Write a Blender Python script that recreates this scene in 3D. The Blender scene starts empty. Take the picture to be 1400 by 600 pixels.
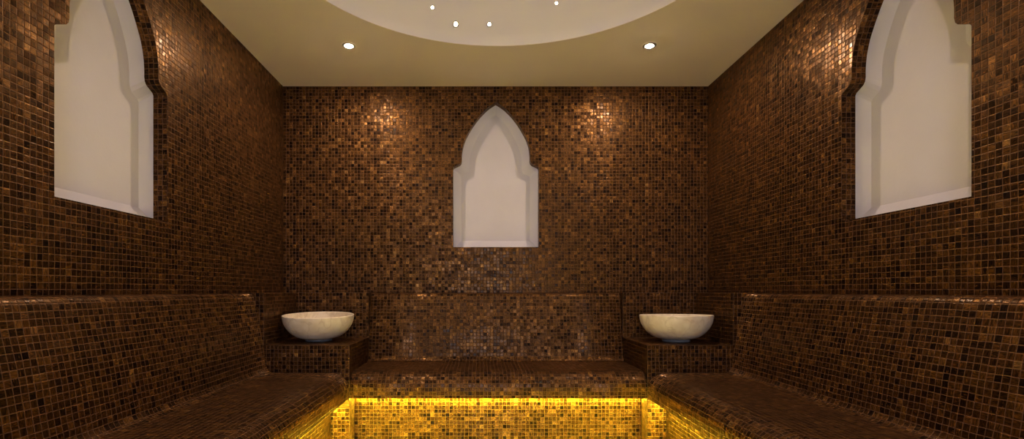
import bpy, math, random
from mathutils import Vector, geometry
random.seed(7)
U = 0.00475            # one layout unit in metres
D = 705.0              # camera to rear wall, layout units
EYE = 187.0            # eye height above the floor, layout units
XL, XR = -270.0, 311.0 # side walls
XC = 20.8
CEIL = 279.5
FLOOR = -187.0
YF = -230.0            # front wall, behind the camera
PITCH = 4.42
IL, IR, IY = -147.0, 187.0, 578.0   # inner faces of the benches

col = bpy.context.scene.collection
def P(x, y, h): return Vector((x*U, y*U, (h+EYE)*U))

# ------------------------------------------------------------------ materials
def new_mat(name):
    m = bpy.data.materials.new(name); m.use_nodes = True
    nt = m.node_tree; nt.nodes.clear()
    return m, nt
class NB:
    def __init__(s, nt): s.nt = nt
    def n(s, t, **k):
        n = s.nt.nodes.new(t)
        for a, b in k.items(): setattr(n, a, b)
        return n
    def l(s, a, b): s.nt.links.new(a, b)
    def put(s, sock, v):
        if hasattr(v, 'is_linked') or isinstance(v, bpy.types.NodeSocket): s.l(v, sock)
        else: sock.default_value = v
    def m(s, op, a, b=None, c=None):
        n = s.n('ShaderNodeMath', operation=op); s.put(n.inputs[0], a)
        if b is not None: s.put(n.inputs[1], b)
        if c is not None: s.put(n.inputs[2], c)
        return n.outputs[0]
    def mr(s, v, a, b, c, d, smooth=False):
        n = s.n('ShaderNodeMapRange'); n.interpolation_type = 'SMOOTHSTEP' if smooth else 'LINEAR'
        s.put(n.inputs['Value'], v)
        for k, x in zip(('From Min','From Max','To Min','To Max'), (a,b,c,d)): s.put(n.inputs[k], x)
        return n.outputs['Result']
    def mix(s, f, a, b, mode='MIX'):
        n = s.n('ShaderNodeMix', data_type='RGBA', blend_type=mode)
        s.put(n.inputs['Factor'], f); s.put(n.inputs['A'], a); s.put(n.inputs['B'], b)
        return n.outputs['Result']
def C(r, g, b): return (r, g, b, 1.0)

def tile_material():
    m, nt = new_mat('brown_glass_mosaic'); B = NB(nt)
    uv = B.n('ShaderNodeUVMap', uv_map='UVMap').outputs[0]
    sp = B.n('ShaderNodeSeparateXYZ'); B.l(uv, sp.inputs[0])
    u, v = sp.outputs[0], sp.outputs[1]
    # slight unevenness of the hand laid sheets
    wob = B.n('ShaderNodeTexNoise'); wob.inputs['Scale'].default_value = 0.22; wob.inputs['Detail'].default_value = 1
    B.l(uv, wob.inputs['Vector'])
    ws = B.n('ShaderNodeSeparateColor'); B.l(wob.outputs['Color'], ws.inputs[0])
    u = B.m('ADD', u, B.m('MULTIPLY', B.m('SUBTRACT', ws.outputs[0], .5), .22))
    v = B.m('ADD', v, B.m('MULTIPLY', B.m('SUBTRACT', ws.outputs[1], .5), .22))
    fu, fv = B.m('FLOOR', u), B.m('FLOOR', v)
    ru, rv = B.m('SUBTRACT', u, fu), B.m('SUBTRACT', v, fv)
    cu, cv = B.m('SUBTRACT', ru, .5), B.m('SUBTRACT', rv, .5)
    cell = B.n('ShaderNodeCombineXYZ'); B.l(fu, cell.inputs[0]); B.l(fv, cell.inputs[1])
    wn = B.n('ShaderNodeTexWhiteNoise', noise_dimensions='3D'); B.l(cell.outputs[0], wn.inputs['Vector'])
    rc = B.n('ShaderNodeSeparateColor'); B.l(wn.outputs['Color'], rc.inputs[0])
    cell2 = B.n('ShaderNodeVectorMath', operation='ADD'); B.l(cell.outputs[0], cell2.inputs[0]); cell2.inputs[1].default_value = (17.3, 5.7, 31.1)
    wn2 = B.n('ShaderNodeTexWhiteNoise', noise_dimensions='3D'); B.l(cell2.outputs[0], wn2.inputs['Vector'])
    rd = B.n('ShaderNodeSeparateColor'); B.l(wn2.outputs['Color'], rd.inputs[0])
    # colour of each tile
    clu = B.n('ShaderNodeTexNoise'); clu.inputs['Scale'].default_value = .45; clu.inputs['Detail'].default_value = 1; B.l(cell.outputs[0], clu.inputs['Vector'])
    val = B.m('ADD', B.m('MULTIPLY', wn.outputs['Value'], .68), B.mr(clu.outputs['Fac'], .3, .7, 0, .32))
    cr = B.n('ShaderNodeValToRGB'); B.l(val, cr.inputs[0])
    e = cr.color_ramp.elements
    stops = [(0,(.008,.0045,.003)), (.14,(.012,.0057,.0032)), (.3,(.028,.0115,.0032)), (.5,(.043,.0172,.0037)),
             (.68,(.063,.0255,.0050)), (.82,(.092,.039,.0078)), (.93,(.137,.062,.014)), (1,(.19,.10,.030))]
    e[0].position, e[0].color = stops[0][0], C(*stops[0][1])
    e[1].position, e[1].color = stops[-1][0], C(*stops[-1][1])
    for p_, c_ in stops[1:-1]:
        k = e.new(p_); k.color = C(*c_)
    # veins inside the glass, running along or across
    sw = B.m('GREATER_THAN', rd.outputs[0], .5)
    a = B.n('ShaderNodeCombineXYZ'); B.l(B.m('MULTIPLY', ru, 1.1), a.inputs[0]); B.l(B.m('MULTIPLY', rv, 5.), a.inputs[1])
    b = B.n('ShaderNodeCombineXYZ'); B.l(B.m('MULTIPLY', rv, 1.1), b.inputs[0]); B.l(B.m('MULTIPLY', ru, 5.), b.inputs[1])
    vm = B.n('ShaderNodeMix', data_type='VECTOR'); B.l(sw, vm.inputs['Factor']); B.l(a.outputs[0], vm.inputs['A']); B.l(b.outputs[0], vm.inputs['B'])
    off = B.n('ShaderNodeVectorMath', operation='MULTIPLY_ADD')
    B.l(wn2.outputs['Color'], off.inputs[0]); off.inputs[1].default_value = (40, 40, 40); B.l(vm.outputs['Result'], off.inputs[2])
    st = B.n('ShaderNodeTexNoise'); st.inputs['Scale'].default_value = 1.0; st.inputs['Detail'].default_value = 2.5; st.inputs['Distortion'].default_value = 1.2
    B.l(off.outputs[0], st.inputs['Vector'])
    sf = B.mr(st.outputs['Fac'], .36, .66, .25, 2.0)
    tcol = B.n('ShaderNodeVectorMath', operation='SCALE'); B.l(cr.outputs[0], tcol.inputs[0]); B.l(sf, tcol.inputs['Scale'])
    # a few veins catch more copper
    vein = B.m('MULTIPLY', B.mr(st.outputs['Fac'], .6, .7, 0, 1, True), B.m('GREATER_THAN', rd.outputs[1], .62))
    c1 = B.mix(B.m('MULTIPLY', vein, .6), tcol.outputs[0], C(.27,.115,.03))
    # tone of whole patches
    big = B.n('ShaderNodeTexNoise'); big.inputs['Scale'].default_value = .07; big.inputs['Detail'].default_value = 3; B.l(uv, big.inputs['Vector'])
    pt = B.n('ShaderNodeVectorMath', operation='SCALE'); B.l(c1, pt.inputs[0]); B.l(B.mr(big.outputs['Fac'], .3, .7, .78, 1.25), pt.inputs['Scale'])
    # grout mask
    au, av = B.m('ABSOLUTE', cu), B.m('ABSOLUTE', cv)
    mx = B.m('MAXIMUM', au, av)
    g = B.mr(mx, .436, .468, 0, 1, True)
    base = B.mix(g, pt.outputs[0], C(.115,.058,.030))
    # per tile tilt plus pillowed edge, as tangent space normal
    def comp(c_, ac, r_):
        pil = B.m('MULTIPLY', B.m('MULTIPLY', B.m('SIGN', c_), B.mr(ac, .33, .47, 0, 1, True)), .42)
        tl = B.m('MULTIPLY', B.m('SUBTRACT', r_, .5), .08)
        return B.m('ADD', B.m('MULTIPLY', B.m('ADD', pil, tl), .5), .5)
    nc = B.n('ShaderNodeCombineColor')
    B.l(comp(cu, au, rc.outputs[0]), nc.inputs[0]); B.l(comp(cv, av, rc.outputs[1]), nc.inputs[1]); nc.inputs[2].default_value = 1.0
    nm = B.n('ShaderNodeNormalMap', space='TANGENT', uv_map='UVMap'); B.l(nc.outputs[0], nm.inputs['Color']); nm.inputs['Strength'].default_value = 1.0
    bsdf = B.n('ShaderNodeBsdfPrincipled'); out = B.n('ShaderNodeOutputMaterial')
    B.l(base, bsdf.inputs['Base Color']); B.l(nm.outputs[0], bsdf.inputs['Normal']); B.l(nm.outputs[0], bsdf.inputs['Coat Normal'])
    rough = B.mr(rc.outputs[2], 0, 1, .28, .42)
    B.l(B.m('ADD', B.m('MULTIPLY', g, .35), rough), bsdf.inputs['Roughness'])
    B.l(B.m('MULTIPLY', B.m('SUBTRACT', 1, g), .65), bsdf.inputs['Metallic'])
    B.l(B.m('MULTIPLY', B.m('SUBTRACT', 1, g), B.mr(rd.outputs[2], 0, 1, -.06, .16)), bsdf.inputs['Coat Weight'])
    bsdf.inputs['Coat Roughness'].default_value = .2; B.l(B.m('MULTIPLY', B.m('SUBTRACT', 1, B.m('MULTIPLY', g, .8)), B.mr(val, .15, .9, .12, .56)), bsdf.inputs['Specular IOR Level']); bsdf.inputs['Specular Tint'].default_value = C(1,.74,.55)
    B.l(bsdf.outputs[0], out.inputs[0])
    return m

def plain(name, c, rough=.8, metal=0, noise=None, bump=0):
    m, nt = new_mat(name); B = NB(nt)
    bsdf = B.n('ShaderNodeBsdfPrincipled'); out = B.n('ShaderNodeOutputMaterial')
    bsdf.inputs['Base Color'].default_value = C(*c); bsdf.inputs['Roughness'].default_value = rough; bsdf.inputs['Metallic'].default_value = metal
    if noise:
        tc = B.n('ShaderNodeTexCoord'); t = B.n('ShaderNodeTexNoise'); B.l(tc.outputs['Object'], t.inputs['Vector'])
        t.inputs['Scale'].default_value = noise[0]; t.inputs['Detail'].default_value = 5
        c2 = tuple(x*noise[1] for x in c)
        B.l(B.mix(B.mr(t.outputs['Fac'], .35, .65, 0, 1), C(*c2), C(*c)), bsdf.inputs['Base Color'])
        if bump:
            bp = B.n('ShaderNodeBump'); bp.inputs['Strength'].default_value = bump; bp.inputs['Distance'].default_value = .002
            t2 = B.n('ShaderNodeTexNoise'); B.l(tc.outputs['Object'], t2.inputs['Vector']); t2.inputs['Scale'].default_value = 60; t2.inputs['Detail'].default_value = 4
            B.l(t2.outputs['Fac'], bp.inputs['Height']); B.l(bp.outputs[0], bsdf.inputs['Normal'])
    B.l(bsdf.outputs[0], out.inputs[0])
    return m

def marble():
    m, nt = new_mat('cream_marble'); B = NB(nt)
    tc = B.n('ShaderNodeTexCoord')
    n1 = B.n('ShaderNodeTexNoise'); B.l(tc.outputs['Object'], n1.inputs['Vector']); n1.inputs['Scale'].default_value = 9; n1.inputs['Detail'].default_value = 6; n1.inputs['Distortion'].default_value = .8
    w = B.m('ABSOLUTE', B.m('SUBTRACT', n1.outputs['Fac'], .5))
    vein = B.mr(w, 0, .035, 1, 0, True)
    n2 = B.n('ShaderNodeTexNoise'); B.l(tc.outputs['Object'], n2.inputs['Vector']); n2.inputs['Scale'].default_value = 22; n2.inputs['Detail'].default_value = 4
    b0 = B.mix(B.mr(n2.outputs['Fac'], .35, .65, 0, 1), C(.70,.58,.44), C(.80,.70,.57))
    b1 = B.mix(B.m('MULTIPLY', vein, .38), b0, C(.48,.36,.26))
    bsdf = B.n('ShaderNodeBsdfPrincipled'); out = B.n('ShaderNodeOutputMaterial')
    B.l(b1, bsdf.inputs['Base Color']); bsdf.inputs['Roughness'].default_value = .38
    bsdf.inputs['Subsurface Weight'].default_value = .0
    B.l(bsdf.outputs[0], out.inputs[0])
    return m

def emit(name, c, s):
    m, nt = new_mat(name); B = NB(nt)
    e = B.n('ShaderNodeEmission'); e.inputs[0].default_value = C(*c); e.inputs[1].default_value = s
    o = B.n('ShaderNodeOutputMaterial'); B.l(e.outputs[0], o.inputs[0])
    return m

TILE = tile_material()
PLASTER = plain('white_plaster', (.54,.515,.58), .85, noise=(6,.95), bump=.25)
DOMEM = plain('dome_paint', (.93,.85,.87), .9, noise=(1.6,.97), bump=.08)
CEILM = plain('ceiling_paint', (.86,.74,.67), .9, noise=(1.6,.95), bump=.08)
MARBLE = marble()
def stone_floor():
    m, nt = new_mat('beige_stone_tiles'); B = NB(nt)
    uv = B.n('ShaderNodeUVMap', uv_map='UVMap').outputs[0]
    br = B.n('ShaderNodeTexBrick'); br.offset = 0; B.l(uv, br.inputs['Vector']); br.inputs['Scale'].default_value = 1/14.3
    br.inputs['Brick Width'].default_value = 1.0; br.inputs['Row Height'].default_value = 1.0; br.inputs['Mortar Size'].default_value = .008
    br.inputs['Color1'].default_value = C(.20,.17,.15); br.inputs['Color2'].default_value = C(.24,.205,.18); br.inputs['Mortar'].default_value = C(.10,.085,.07)
    bsdf = B.n('ShaderNodeBsdfPrincipled'); out = B.n('ShaderNodeOutputMaterial')
    B.l(br.outputs['Color'], bsdf.inputs['Base Color']); bsdf.inputs['Roughness'].default_value = .35; B.l(bsdf.outputs[0], out.inputs[0])
    return m
STONE = stone_floor()  # floor is unseen; lighter stone put in to bounce light onto ceiling and aprons
CHROME = plain('brushed_nickel', (.55,.52,.48), .3, 1.0)
FOOTM = plain('grey_foot_pad', (.16,.18,.21), .45, noise=(30,.8))
WOOD = plain('dark_door_frame', (.05,.03,.02), .45, noise=(8,.6))
HOUSING = plain('dark_lamp_housing', (.08,.08,.08), .5, noise=(30,.8))
LED = emit('amber_led_tape', (1.0,.92,.06), LED_S := 740.0)
LAMP = emit('warm_halogen_lens', (1.0,.76,.54), LAMP_S := 2800.0)
STAR = emit('warm_star_lens', (1.0,.80,.55), 60.0)

# ------------------------------------------------------------------ mesh helpers
def build(name, verts, faces, uvs, mats, parent=None, smooth=False, mi=None, origin=None):
    me = bpy.data.meshes.new(name)
    o_ = Vector(origin) if origin is not None else Vector((0,0,0))
    me.from_pydata([tuple(Vector(v)-o_) for v in verts], [], faces)
    for m in mats: me.materials.append(m)
    lay = me.uv_layers.new(name='UVMap')
    k = 0
    for fi, f in enumerate(faces):
        for j in range(len(f)):
            lay.data[k].uv = uvs[fi][j]; k += 1
        if mi: me.polygons[fi].material_index = mi[fi]
    me.polygons.foreach_set('use_smooth', [smooth]*len(faces) if not isinstance(smooth, list) else smooth)
    me.update()
    ob = bpy.data.objects.new(name, me); col.objects.link(ob)
    if parent: ob.parent = parent; ob.matrix_parent_inverse.identity(); ob.location = o_ - parent.location
    else: ob.location = o_
    return ob
def root(name, loc, label, cat, group=None):
    o = bpy.data.objects.new(name, None); col.objects.link(o); o.location = loc; o.empty_display_size = .05
    o['label'] = label; o['category'] = cat
    if group: o['group'] = group
    return o
def tuv(a, b, seed=(0,0)): return (a/PITCH+seed[0], b/PITCH+seed[1])

class MB:
    def __init__(s): s.v=[]; s.f=[]; s.uv=[]; s.sm=[]; s.mi=[]
    def face(s, pts, uv, sm=False, mi=0):
        b = len(s.v); s.v += pts; s.f.append(tuple(range(b, b+len(pts)))); s.uv.append(uv); s.sm.append(sm); s.mi.append(mi)
    def box(s, x0,x1,y0,y1,h0,h1, seed=(0,0)):
        q = lambda x,y,h: P(x,y,h)
        s.face([q(x0,y0,h0),q(x1,y0,h0),q(x1,y0,h1),q(x0,y0,h1)], [tuv(x0-x0,h0-h1,seed),tuv(x1-x0,h0-h1,seed),tuv(x1-x0,0,seed),tuv(0,0,seed)])
        s.face([q(x1,y1,h0),q(x0,y1,h0),q(x0,y1,h1),q(x1,y1,h1)], [tuv(0,h0-h1,seed),tuv(x1-x0,h0-h1,seed),tuv(x1-x0,0,seed),tuv(0,0,seed)])
        s2 = (seed[0]+50, seed[1]+3)
        s.face([q(x1,y0,h0),q(x1,y1,h0),q(x1,y1,h1),q(x1,y0,h1)], [tuv(0,h0-h1,s2),tuv(y1-y0,h0-h1,s2),tuv(y1-y0,0,s2),tuv(0,0,s2)])
        s.face([q(x0,y1,h0),q(x0,y0,h0),q(x0,y0,h1),q(x0,y1,h1)], [tuv(0,h0-h1,s2),tuv(y1-y0,h0-h1,s2),tuv(y1-y0,0,s2),tuv(0,0,s2)])
        s3 = (seed[0]+90, seed[1]+60)
        s.face([q(x0,y0,h1),q(x1,y0,h1),q(x1,y1,h1),q(x0,y1,h1)], [tuv(0,0,s3),tuv(x1-x0,0,s3),tuv(x1-x0,y1-y0,s3),tuv(0,y1-y0,s3)])
        s.face([q(x0,y1,h0),q(x1,y1,h0),q(x1,y0,h0),q(x0,y0,h0)], [tuv(0,0,s3),tuv(x1-x0,0,s3),tuv(x1-x0,y1-y0,s3),tuv(0,y1-y0,s3)])
    def done(s, name, mats, parent=None, origin=None):
        ob = build(name, s.v, s.f, s.uv, mats, parent, s.sm, s.mi, origin)
        import bmesh
        bm = bmesh.new(); bm.from_mesh(ob.data); bmesh.ops.remove_doubles(bm, verts=bm.verts, dist=1e-5); bm.to_mesh(ob.data); bm.free()
        return ob

# ------------------------------------------------------------------ niche outline (half: lateral, height)
HO = [(58.8,59.8),(58.8,168),(57.5,169.8),(49.5,173.5),(47.5,175.8),(46.8,179)]
HI = [(48,70),(48,158.5),(46.8,160.5),(39.5,163.9),(37.3,167),(36.5,171)]
AO = [(46.8,179),(46.7,187),(45.4,197),(42.4,207),(39.3,213.5),(34.7,221.8),(28.6,231.2),(20.5,241.3),(10.3,251.2),(0,258)]
AI = [(36.5,171),(36.2,183),(34.6,192.5),(31.5,201.5),(28.8,208),(24.8,216),(19.6,225),(13.2,234.2),(6.2,241.5),(0,246)]
def catmull(p, n=5):
    out = []
    for i in range(len(p)-1):
        a = p[max(i-1,0)]; b = p[i]; c = p[i+1]; d = p[min(i+2,len(p)-1)]
        for k in range(n):
            t = k/n
            out.append(tuple(.5*((2*b[j])+(-a[j]+c[j])*t+(2*a[j]-5*b[j]+4*c[j]-d[j])*t*t+(-a[j]+3*b[j]-3*c[j]+d[j])*t**3) for j in (0,1)))
    out.append(p[-1]); return out
def outline(h, a):
    right = h[:-1] + catmull(a)          # bottom right up to the apex
    left = [(-x, y) for x, y in reversed(right[:-1])]
    return right + left                  # counter clockwise seen with +lateral to the right
OUT, INN = outline(HO, AO), outline(HI, AI)
TD, PD = 12.0, 17.5                      # depth of tiled reveal, of plaster panel

# ------------------------------------------------------------------ walls
def wall(name, org, ud, nd, width, hole_c=None, thick=40, seed=(0,0), door=None, h0=FLOOR, h1=CEIL):
    """org: (x,y) of left end seen from inside; ud along the wall, nd outward; both 2-D units"""
    mb = MB()
    def q(a, h, d=0): return P(org[0]+ud[0]*a+nd[0]*d, org[1]+ud[1]*a+nd[1]*d, h)
    # room side
    outer = [(0,h0),(width,h0),(width,h1),(0,h1)]
    loops = [outer]
    if door:
        outer = [(0,h0),(door[0],h0),(door[0],door[2]),(door[1],door[2]),(door[1],h0),(width,h0),(width,h1),(0,h1)]
        loops = [outer]
    if hole_c is not None: loops.append([(hole_c+x, y) for x, y in reversed(OUT)])
    flat = [p for l in loops for p in l]
    tris = geometry.tessellate_polygon([[Vector((x,y,0)) for x,y in l] for l in loops])
    for t in tris:
        p = [flat[i] for i in t]
        ar = (p[1][0]-p[0][0])*(p[2][1]-p[0][1])-(p[2][0]-p[0][0])*(p[1][1]-p[0][1])
        if ar < 0: p.reverse()
        mb.face([q(*a) for a in p], [tuv(a[0], a[1]-h1, seed) for a in p])
    if hole_c is not None:
        s = 0
        for i in range(len(OUT)):
            a, b = OUT[i], OUT[(i+1) % len(OUT)]
            L = math.hypot(b[0]-a[0], b[1]-a[1])
            mb.face([q(hole_c+a[0],a[1],0), q(hole_c+a[0],a[1],TD), q(hole_c+b[0],b[1],TD), q(hole_c+b[0],b[1],0)],
                    [tuv(0,s,(seed[0]+200,0)), tuv(TD*1.1,s,(seed[0]+200,0)), tuv(TD*1.1,s+L,(seed[0]+200,0)), tuv(0,s+L,(seed[0]+200,0))])
            s += L
    if door:
        for (a,b) in (((door[0],h0),(door[0],door[2])), ((door[0],door[2]),(door[1],door[2])), ((door[1],door[2]),(door[1],h0))):
            mb.face([q(*a,0), q(*a,thick), q(*b,thick), q(*b,0)], [tuv(0,0),tuv(thick,0),tuv(thick,50),tuv(0,50)])
        for a0,a1,b0,b1 in ((0,door[0],h0,h1),(door[1],width,h0,h1),(door[0],door[1],door[2],h1)):
            mb.face([q(a1,b0,thick),q(a0,b0,thick),q(a0,b1,thick),q(a1,b1,thick)], [(0,0)]*4)
    else:
        mb.face([q(width,h0,thick),q(0,h0,thick),q(0,h1,thick),q(width,h1,thick)], [(0,0),(1,0),(1,1),(0,1)])
    mb.face([q(0,h1),q(width,h1),q(width,h1,thick),q(0,h1,thick)], [(0,0),(1,0),(1,1),(0,1)])
    mb.face([q(0,h0,thick),q(0,h0),q(0,h1),q(0,h1,thick)], [(0,0),(1,0),(1,1),(0,1)])
    mb.face([q(width,h0),q(width,h0,thick),q(width,h1,thick),q(width,h1)], [(0,0),(1,0),(1,1),(0,1)])
    o = mb.done(name, [TILE]); o['kind'] = 'structure'
    return o, q
W = XR-XL; L = D-YF
NYC = 385.5
_, qb = wall('wall_back', (XL,D), (1,0), (0,1), W, XC+.3-XL, seed=(0,0))
_, ql = wall('wall_left', (XL,YF), (0,1), (-1,0), L, NYC-YF, seed=(400,7))
_, qr = wall('wall_right', (XR,D), (0,-1), (1,0), L, D-NYC, seed=(800,13))
wf, qf = wall('wall_front', (XR,YF), (-1,0), (0,-1), W, None, seed=(1200,3), door=(XR-XC-100, XR-XC+100, 245))

def niche(q, c, label, loc):
    t = root('arched_niche', loc, label, 'niche', 'white plaster arched niches in the mosaic walls')
    mb = MB(); n = len(OUT)
    BIG = [((x*1.02), y+(1.2 if y > 100 else -1.2)) for x, y in OUT]
    for i in range(n):
        a, b, c2, d = BIG[i], BIG[(i+1)%n], INN[(i+1)%n], INN[i]
        mb.face([q(c+a[0],a[1],TD+.3), q(c+d[0],d[1],PD), q(c+c2[0],c2[1],PD), q(c+b[0],b[1],TD+.3)], [(0,0),(1,0),(1,1),(0,1)])
    mb.done('reveal', [PLASTER], t)
    mb = MB()
    tri = geometry.tessellate_polygon([[Vector((x,y,0)) for x,y in INN]])
    for off, flip in ((PD, False), (PD+4, True)):
        for f in tri:
            p = [INN[i] for i in f]
            ar = (p[1][0]-p[0][0])*(p[2][1]-p[0][1])-(p[2][0]-p[0][0])*(p[1][1]-p[0][1])
            if (ar < 0) != flip: p.reverse()
            mb.face([q(c+a[0],a[1],off) for a in p], [(a[0]*.01,a[1]*.01) for a in p])
    for i in range(n):
        a, b = INN[i], INN[(i+1)%n]
        mb.face([q(c+a[0],a[1],PD), q(c+a[0],a[1],PD+4), q(c+b[0],b[1],PD+4), q(c+b[0],b[1],PD)], [(0,0)]*4)
    mb.done('back_panel', [PLASTER], t)
niche(qb, XC+.3-XL, 'white plaster arched niche in the middle of the rear mosaic wall', P(XC, D+14, 60))
niche(ql, NYC-YF, 'white plaster arched niche high on the left mosaic wall, above the left bench', P(XL-14, NYC, 60))
niche(qr, D-NYC, 'white plaster arched niche high on the right mosaic wall, above the right bench', P(XR+14, NYC, 60))

# ------------------------------------------------------------------ floor, ceiling with dome
mb = MB(); mb.box(XL,XR,YF,D,FLOOR-20,FLOOR,(1600,11)); o = mb.done('floor', [STONE]); o['kind'] = 'structure'
DC = (19.5, 388.5); DR = 200.5; RISE = 105.0
DSC = (RISE*RISE+DR*DR)/(2*RISE)                 # radius of the sphere
mb = MB(); N = 128
circ = [(DC[0]+DR*math.cos(2*math.pi*i/N), DC[1]+DR*math.sin(2*math.pi*i/N)) for i in range(N)]
rect = [(XL,YF),(XR,YF),(XR,D),(XL,D)]
flat = rect+circ
for t in geometry.tessellate_polygon([[Vector((*p,0)) for p in rect],[Vector((*p,0)) for p in reversed(circ)]]):
    # reversed hole indices
    flat2 = rect+list(reversed(circ)); p = [flat2[i] for i in t]
    ar = (p[1][0]-p[0][0])*(p[2][1]-p[0][1])-(p[2][0]-p[0][0])*(p[1][1]-p[0][1])
    if ar > 0: p.reverse()
    mb.face([P(a[0],a[1],CEIL) for a in p], [(a[0]*.01,a[1]*.01) for a in p])
M = 20; LIP = 0.6; R1 = DR-0.0
def dome(i, j):
    th = math.asin(DR/DSC)*(1-j/M); r = DSC*math.sin(th); z = CEIL+LIP+DSC*math.cos(th)-(DSC-RISE)
    a = 2*math.pi*i/N
    return P(DC[0]+r*math.cos(a), DC[1]+r*math.sin(a), z)
for i in range(N):
    a, b = circ[i], circ[(i+1)%N]
    mb.face([P(*a,CEIL), P(*b,CEIL), P(*b,CEIL+LIP), P(*a,CEIL+LIP)], [(0,0)]*4)
    for j in range(M):
        if j == M-1: mb.face([dome(i,j), dome(i+1,j), dome(0,M)], [(0,0)]*3, True, 1)
        else: mb.face([dome(i,j), dome(i+1,j), dome(i+1,j+1), dome(i,j+1)], [(0,0)]*4, True, 1)
HT = CEIL+RISE+30
mb.face([P(XL,YF,HT),P(XR,YF,HT),P(XR,D,HT),P(XL,D,HT)], [(0,0)]*4)
for a,b in ((rect[0],rect[1]),(rect[1],rect[2]),(rect[2],rect[3]),(rect[3],rect[0])):
    mb.face([P(*a,CEIL),P(*b,CEIL),P(*b,HT),P(*a,HT)], [(0,0)]*4)
o = mb.done('ceiling', [CEILM, DOMEM]); o['kind'] = 'structure'

# ------------------------------------------------------------------ benches
def arc(cx, cy, r, a0, a1, n):
    return [(cx+r*math.cos(math.radians(a0+(a1-a0)*k/n)), cy+r*math.sin(math.radians(a0+(a1-a0)*k/n))) for k in range(n+1)]
TOP, SEAT, LIPB = -2.8, -92.0, -121.0
def backrest_profile():
    p = [(0,TOP),(6,TOP)] + arc(9,TOP-7.5,7.5,90,10,7)
    x0,y0 = p[-1]
    pts = catmull([(x0,y0),(19.5,-26),(23.2,-43),(26.2,-60),(28.6,-76),(30,-83)],3)[1:]
    p += pts
    p += arc(38.5,-83.3,8.6,180,235,5)[1:]
    return p
def seat_profile(depth):
    BP = backrest_profile()
    p = [BP[-1]] + arc(38.5,-83.3,8.6,235,270,4)[1:]
    p = p[:1] + [(x, y) for x,y in p[1:]]
    k = p[-1]
    p += [(k[0]+(depth-22-k[0])*t, SEAT) for t in (.25,.5,.75,1)]
    p += [(depth-22+ (x), y) for x,y in []]
    p += [(depth-22+22*math.sin(math.radians(a)), SEAT-17+17*math.cos(math.radians(a))) for a in range(10,91,10)]
    p += [(depth, LIPB+1.5)] + arc(depth-1.5, LIPB+1.5, 1.5, 0, -90, 3)[1:]
    return p
def sweep(mb, prof, s0, s1, f, seed, close_pts, smooth=True, flip=False):
    """prof: (distance from wall, height); f(dist, s, h) -> point; s along the bench"""
    n = max(1, int(abs(s1-s0)/60)); S = [s0+(s1-s0)*k/n for k in range(n+1)]
    acc = [0]
    for i in range(len(prof)-1): acc.append(acc[-1]+math.dist(prof[i], prof[i+1]))
    for i in range(len(prof)-1):
        for k in range(n):
            pts = [f(prof[i][0],S[k],prof[i][1]), f(prof[i+1][0],S[k],prof[i+1][1]), f(prof[i+1][0],S[k+1],prof[i+1][1]), f(prof[i][0],S[k+1],prof[i][1])]
            uv = [tuv(S[k]-s0,-acc[i],seed), tuv(S[k]-s0,-acc[i+1],seed), tuv(S[k+1]-s0,-acc[i+1],seed), tuv(S[k+1]-s0,-acc[i],seed)]
            if flip: pts.reverse(); uv.reverse()
            mb.face(pts, uv, smooth)
    # closing faces
    loop = prof + close_pts
    cl = [prof[-1]] + close_pts + [prof[0]]
    for i in range(len(cl)-1):
        pts = [f(cl[i][0],s0,cl[i][1]), f(cl[i+1][0],s0,cl[i+1][1]), f(cl[i+1][0],s1,cl[i+1][1]), f(cl[i][0],s1,cl[i][1])]
        Lc = math.dist(cl[i],cl[i+1])
        uv = [tuv(0,0,seed), tuv(0,Lc,seed), tuv(s1-s0,Lc,seed), tuv(s1-s0,0,seed)]
        if flip: pts.reverse(); uv.reverse()
        mb.face(pts, uv)
    for s, fl in ((s0, flip), (s1, not flip)):
        tr = geometry.tessellate_polygon([[Vector((x,y,0)) for x,y in loop]])
        for t in tr:
            p = [loop[i] for i in t]
            ar = (p[1][0]-p[0][0])*(p[2][1]-p[0][1])-(p[2][0]-p[0][0])*(p[1][1]-p[0][1])
            if (ar > 0) != fl: p.reverse()
            mb.face([f(a[0],s,a[1]) for a in p], [tuv(a[0],a[1],seed) for a in p])
RIS = 21.0
def bench(label, loc, f, s0, s1, depth, seed, flip):
    t = root('mosaic_bench', loc, label, 'bench', 'mosaic tiled benches around the room')
    BP = backrest_profile(); 
    mb = MB(); sweep(mb, BP, s0, s1, f, seed, [(BP[-1][0]-.5,-96),(0,-96)], True, flip); mb.done('backrest', [TILE], t)
    SP = seat_profile(depth)
    mb = MB(); sweep(mb, SP, s0, s1, f, (seed[0], seed[1]-25), [(depth-RIS-6,LIPB),(depth-RIS-6,-100),(BP[-1][0]-.5,-100)], True, flip)
    mb.done('seat', [TILE], t)
    r0 = depth-RIS
    mb = MB(); sweep(mb, [(r0,LIPB+1.0),(r0,FLOOR)], s0, s1, f, (seed[0]+33, seed[1]-60), [(r0-10,FLOOR),(r0-10,LIPB+1.0)], False, flip)
    mb.done('riser', [TILE], t)
    mb = MB(); sweep(mb, [(r0+.9,LIPB-.2),(r0+.9,LIPB-1.2)], s0+2, s1-2, f, (0,0), [(r0+3.4,LIPB-1.2),(r0+3.4,LIPB-.2)], False, not flip)
    o = mb.done('led_strip', [LED], t); o['label'] = 'glowing amber light strip under the seat edge'
bench('brown mosaic bench with sloping back along the left wall, the left of three', P(XL+60,200,FLOOR), lambda d,s,h: P(XL+.3+d, s, h), YF+.5, IY-.3, IL-XL-.3, (2000,0), False)
bench('brown mosaic bench with sloping back along the right wall, the right of three', P(XR-60,200,FLOOR), lambda d,s,h: P(XR-.3-d, s, h), YF+.5, IY-.3, XR-IR-.3, (2400,0), True)
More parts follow.
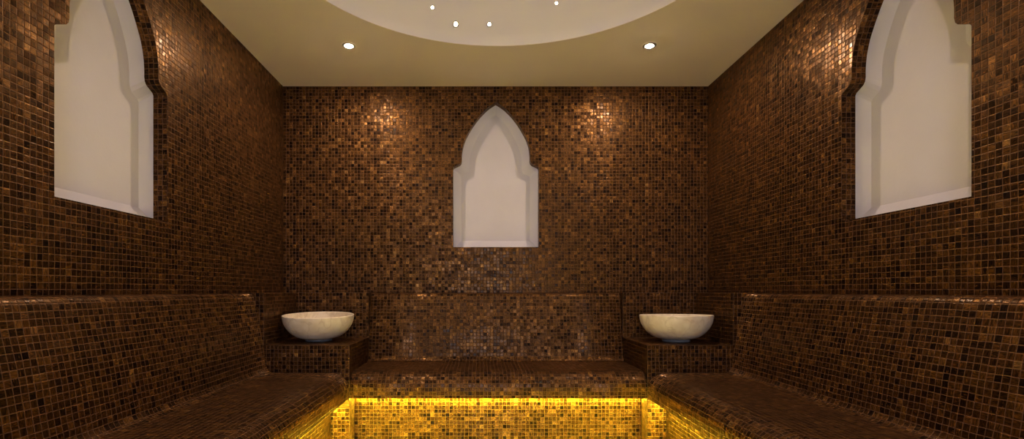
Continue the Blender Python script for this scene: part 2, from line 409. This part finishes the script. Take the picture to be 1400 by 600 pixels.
bench('short brown mosaic bench against the rear wall, between the two basin plinths', P(XC,D-60,FLOOR), lambda d,s,h: P(s, D-.3-d, h), IL+.3, IR-.3, D-.3-IY, (2800,0), True)

# ------------------------------------------------------------------ corner plinths
PT = -61.0; DT = 27.5; DTOP = -2.4
def plinth(label, side, seed):
    x0, x1 = (XL+.3, IL) if side < 0 else (IR, XR-.3)
    t = root('basin_plinth', P((x0+x1)/2, (IY+D)/2, FLOOR), label, 'plinth', 'mosaic corner plinths')
    mb = MB(); bx0, bx1 = (XL+DT-2, IL) if side < 0 else (IR, XR-DT+2)
    mb.box(bx0, bx1, IY, D-DT+2, FLOOR, PT, seed); mb.done('block', [TILE], t)
    # L shaped splash panel on the two walls
    mb = MB(); mb.box(x0, x1, D-DT, D-.3, FLOOR, DTOP, (seed[0]+120, 4)); mb.done('rear_splashback', [TILE], t)
    mb = MB()
    if side < 0: mb.box(XL+.3, XL+DT, IY, D-DT, FLOOR, DTOP, (seed[0]+170, 9))
    else: mb.box(XR-DT, XR-.3, IY, D-DT, FLOOR, DTOP, (seed[0]+170, 9))
    mb.done('side_splashback', [TILE], t)
plinth('dark mosaic corner plinth carrying the left stone basin', -1, (3200,0))
plinth('dark mosaic corner plinth carrying the right stone basin', 1, (3600,0))

# ------------------------------------------------------------------ basins
def lathe(prof, name, mat, parent, origin, n=72):
    v = []; f = []; k = len(prof)
    for i in range(n):
        a = 2*math.pi*i/n
        for r, z in prof: v.append(Vector((r*U*math.cos(a), r*U*math.sin(a), z*U)))
    for i in range(n):
        for j in range(k-1):
            a, b = i*k+j, ((i+1)%n)*k+j
            f.append((a, b, b+1, a+1))
    me = bpy.data.meshes.new(name); me.from_pydata([tuple(x) for x in v], [], f)
    import bmesh
    bm = bmesh.new(); bm.from_mesh(me); bmesh.ops.remove_doubles(bm, verts=bm.verts, dist=1e-6)
    bmesh.ops.recalc_face_normals(bm, faces=bm.faces); bm.to_mesh(me); bm.free()
    me.materials.append(mat); me.polygons.foreach_set('use_smooth', [True]*len(me.polygons))
    o = bpy.data.objects.new(name, me); col.objects.link(o); o.parent = parent; o.location = origin
    return o
def basin(label, x, y, tilt, sc=1.0):
    t = root('stone_basin', P(x,y,PT+.3), label, 'basin', 'cream marble wash basins on the corner plinths')
    outer = catmull([(0.01,2.2),(9,2.3),(16,3.2),(25.5,5.8),(32.6,10.8),(37.8,17.2),(40.9,24.0),(42.0,31.0)],4)
    inner = catmull([(40.2,31.0),(39.0,24.2),(35.8,18.0),(30.5,12.4),(22,8.0),(11,5.6),(0.01,5.2)],4)
    rim = [(41.9,31.5),(41.1,31.9),(40.5,31.6)]
    b = lathe([(r*sc,z) for r,z in outer+rim+inner], 'bowl', MARBLE, t, (0,0,0))
    b.rotation_euler = (math.radians(tilt),0,0)
    lathe([(0.01,0),(15.2,0),(15.9,.4),(15.9,2.2),(15.0,3.4),(0.01,3.6)], 'foot', FOOTM, t, (0,0,0))
basin('cream marble basin on the left corner plinth', -196.5, 627, 3.0, 1.0)
basin('cream marble basin on the right corner plinth', 234.5, 619, -1.0, 1.0)

# ------------------------------------------------------------------ lamps
def downlight(x, y, label):
    t = root('ceiling_spotlight', P(x,y,CEIL), label, 'spotlight', 'recessed ceiling spotlights')
    lathe([(4.2,-.1),(7.6,-.1),(7.6,-.8),(7.0,-1.3),(4.9,-1.3),(4.2,-.6),(4.2,-.1)], 'trim_ring', CHROME, t, (0,0,0), 40)
    lathe([(0.01,-1.9),(2.6,-1.7),(4.0,-.9),(4.0,-.15),(0.01,-.15)], 'lens', LAMP, t, (0,0,0), 32)
downlight(-150, 587.5, 'lit round spotlight in the flat ceiling, left of the dome, near the rear wall')
downlight(192.5, 587.5, 'lit round spotlight in the flat ceiling, right of the dome, near the rear wall')
downlight(-150, 188, 'lit round spotlight added out of view, in the flat ceiling over the front of the left bench')  # unseen front pair, mirrors the rear lamps, added to light the room
downlight(192.5, 188, 'lit round spotlight added out of view, in the flat ceiling over the front of the right bench')

def star(px, py, label, r):
    d = Vector((px-657, 705, 397.5-py)); c = Vector((DC[0], DC[1], CEIL+LIP-(DSC-RISE)))
    a = d.dot(d); b = -2*d.dot(c); cc = c.dot(c)-DSC*DSC
    t_ = (-b+math.sqrt(b*b-4*a*cc))/(2*a); p = d*t_
    nrm = (c-p).normalized()
    t = root('dome_starlight', P(*p), label, 'starlight', 'tiny starlights set in the dome')
    t.rotation_euler = nrm.to_track_quat('Z','Y').to_euler()
    lathe([(r,-.2),(r*1.7,-.2),(r*1.7,.5),(r*1.3,1.0),(r,.8),(r,-.2)], 'rim', CHROME, t, (0,0,0), 24)
    lathe([(.01,.9),(r*.6,.8),(r*.98,.3),(r*.98,-.1),(.01,-.1)], 'lens', STAR, t, (0,0,0), 20)
star(591, 10, 'small glowing starlight nearest the left side of the dome', 1.5)
star(623, 33, 'small glowing starlight low in the dome, the left one of the low pair', 2.1)
star(669, 33, 'small glowing starlight low in the dome, the right one of the low pair', 1.7)
star(761, 4, 'small faint starlight in the dome, the rightmost of them', 1.3)

# doorway behind the camera, with the corridor's cool daylight coming through it
mb = MB(); x0, x1 = XC-100, XC+100
for a in ((x0,x0+5,YF-40,YF+2,FLOOR,245),(x1-5,x1,YF-40,YF+2,FLOOR,245),(x0+5,x1-5,YF-40,YF+2,240,245)): mb.box(*a)
o = mb.done('door_1', [WOOD]); o['kind'] = 'structure'
la = bpy.data.lights.new('doorway_daylight', 'AREA'); la.shape = 'RECTANGLE'; la.size = 188*U; la.size_y = 420*U
la.color = (.93,.90,1.0); la.energy = 38
lo = bpy.data.objects.new('doorway_daylight', la); col.objects.link(lo); lo.location = P(XC, YF-45, 28); lo.rotation_euler = (math.radians(90),0,0)

# ------------------------------------------------------------------ world, camera, view
w = bpy.data.worlds.new('world'); bpy.context.scene.world = w; w.use_nodes = True
w.node_tree.nodes['Background'].inputs[0].default_value = (0,0,0,1)
cam = bpy.data.cameras.new('camera'); co = bpy.data.objects.new('camera', cam); col.objects.link(co)
co.location = P(0,0,0); co.rotation_euler = (math.radians(90),0,0)
cam.sensor_fit = 'HORIZONTAL'; cam.sensor_width = 36; cam.lens = 36*705/1400
cam.shift_x = 43/1400; cam.shift_y = 97.5/1400; cam.clip_start = .02
bpy.context.scene.camera = co
vs = bpy.context.scene.view_settings
vs.view_transform = 'Standard'; vs.look = 'None'; vs.gamma = 1; vs.use_curve_mapping = False; vs.exposure = 0.0
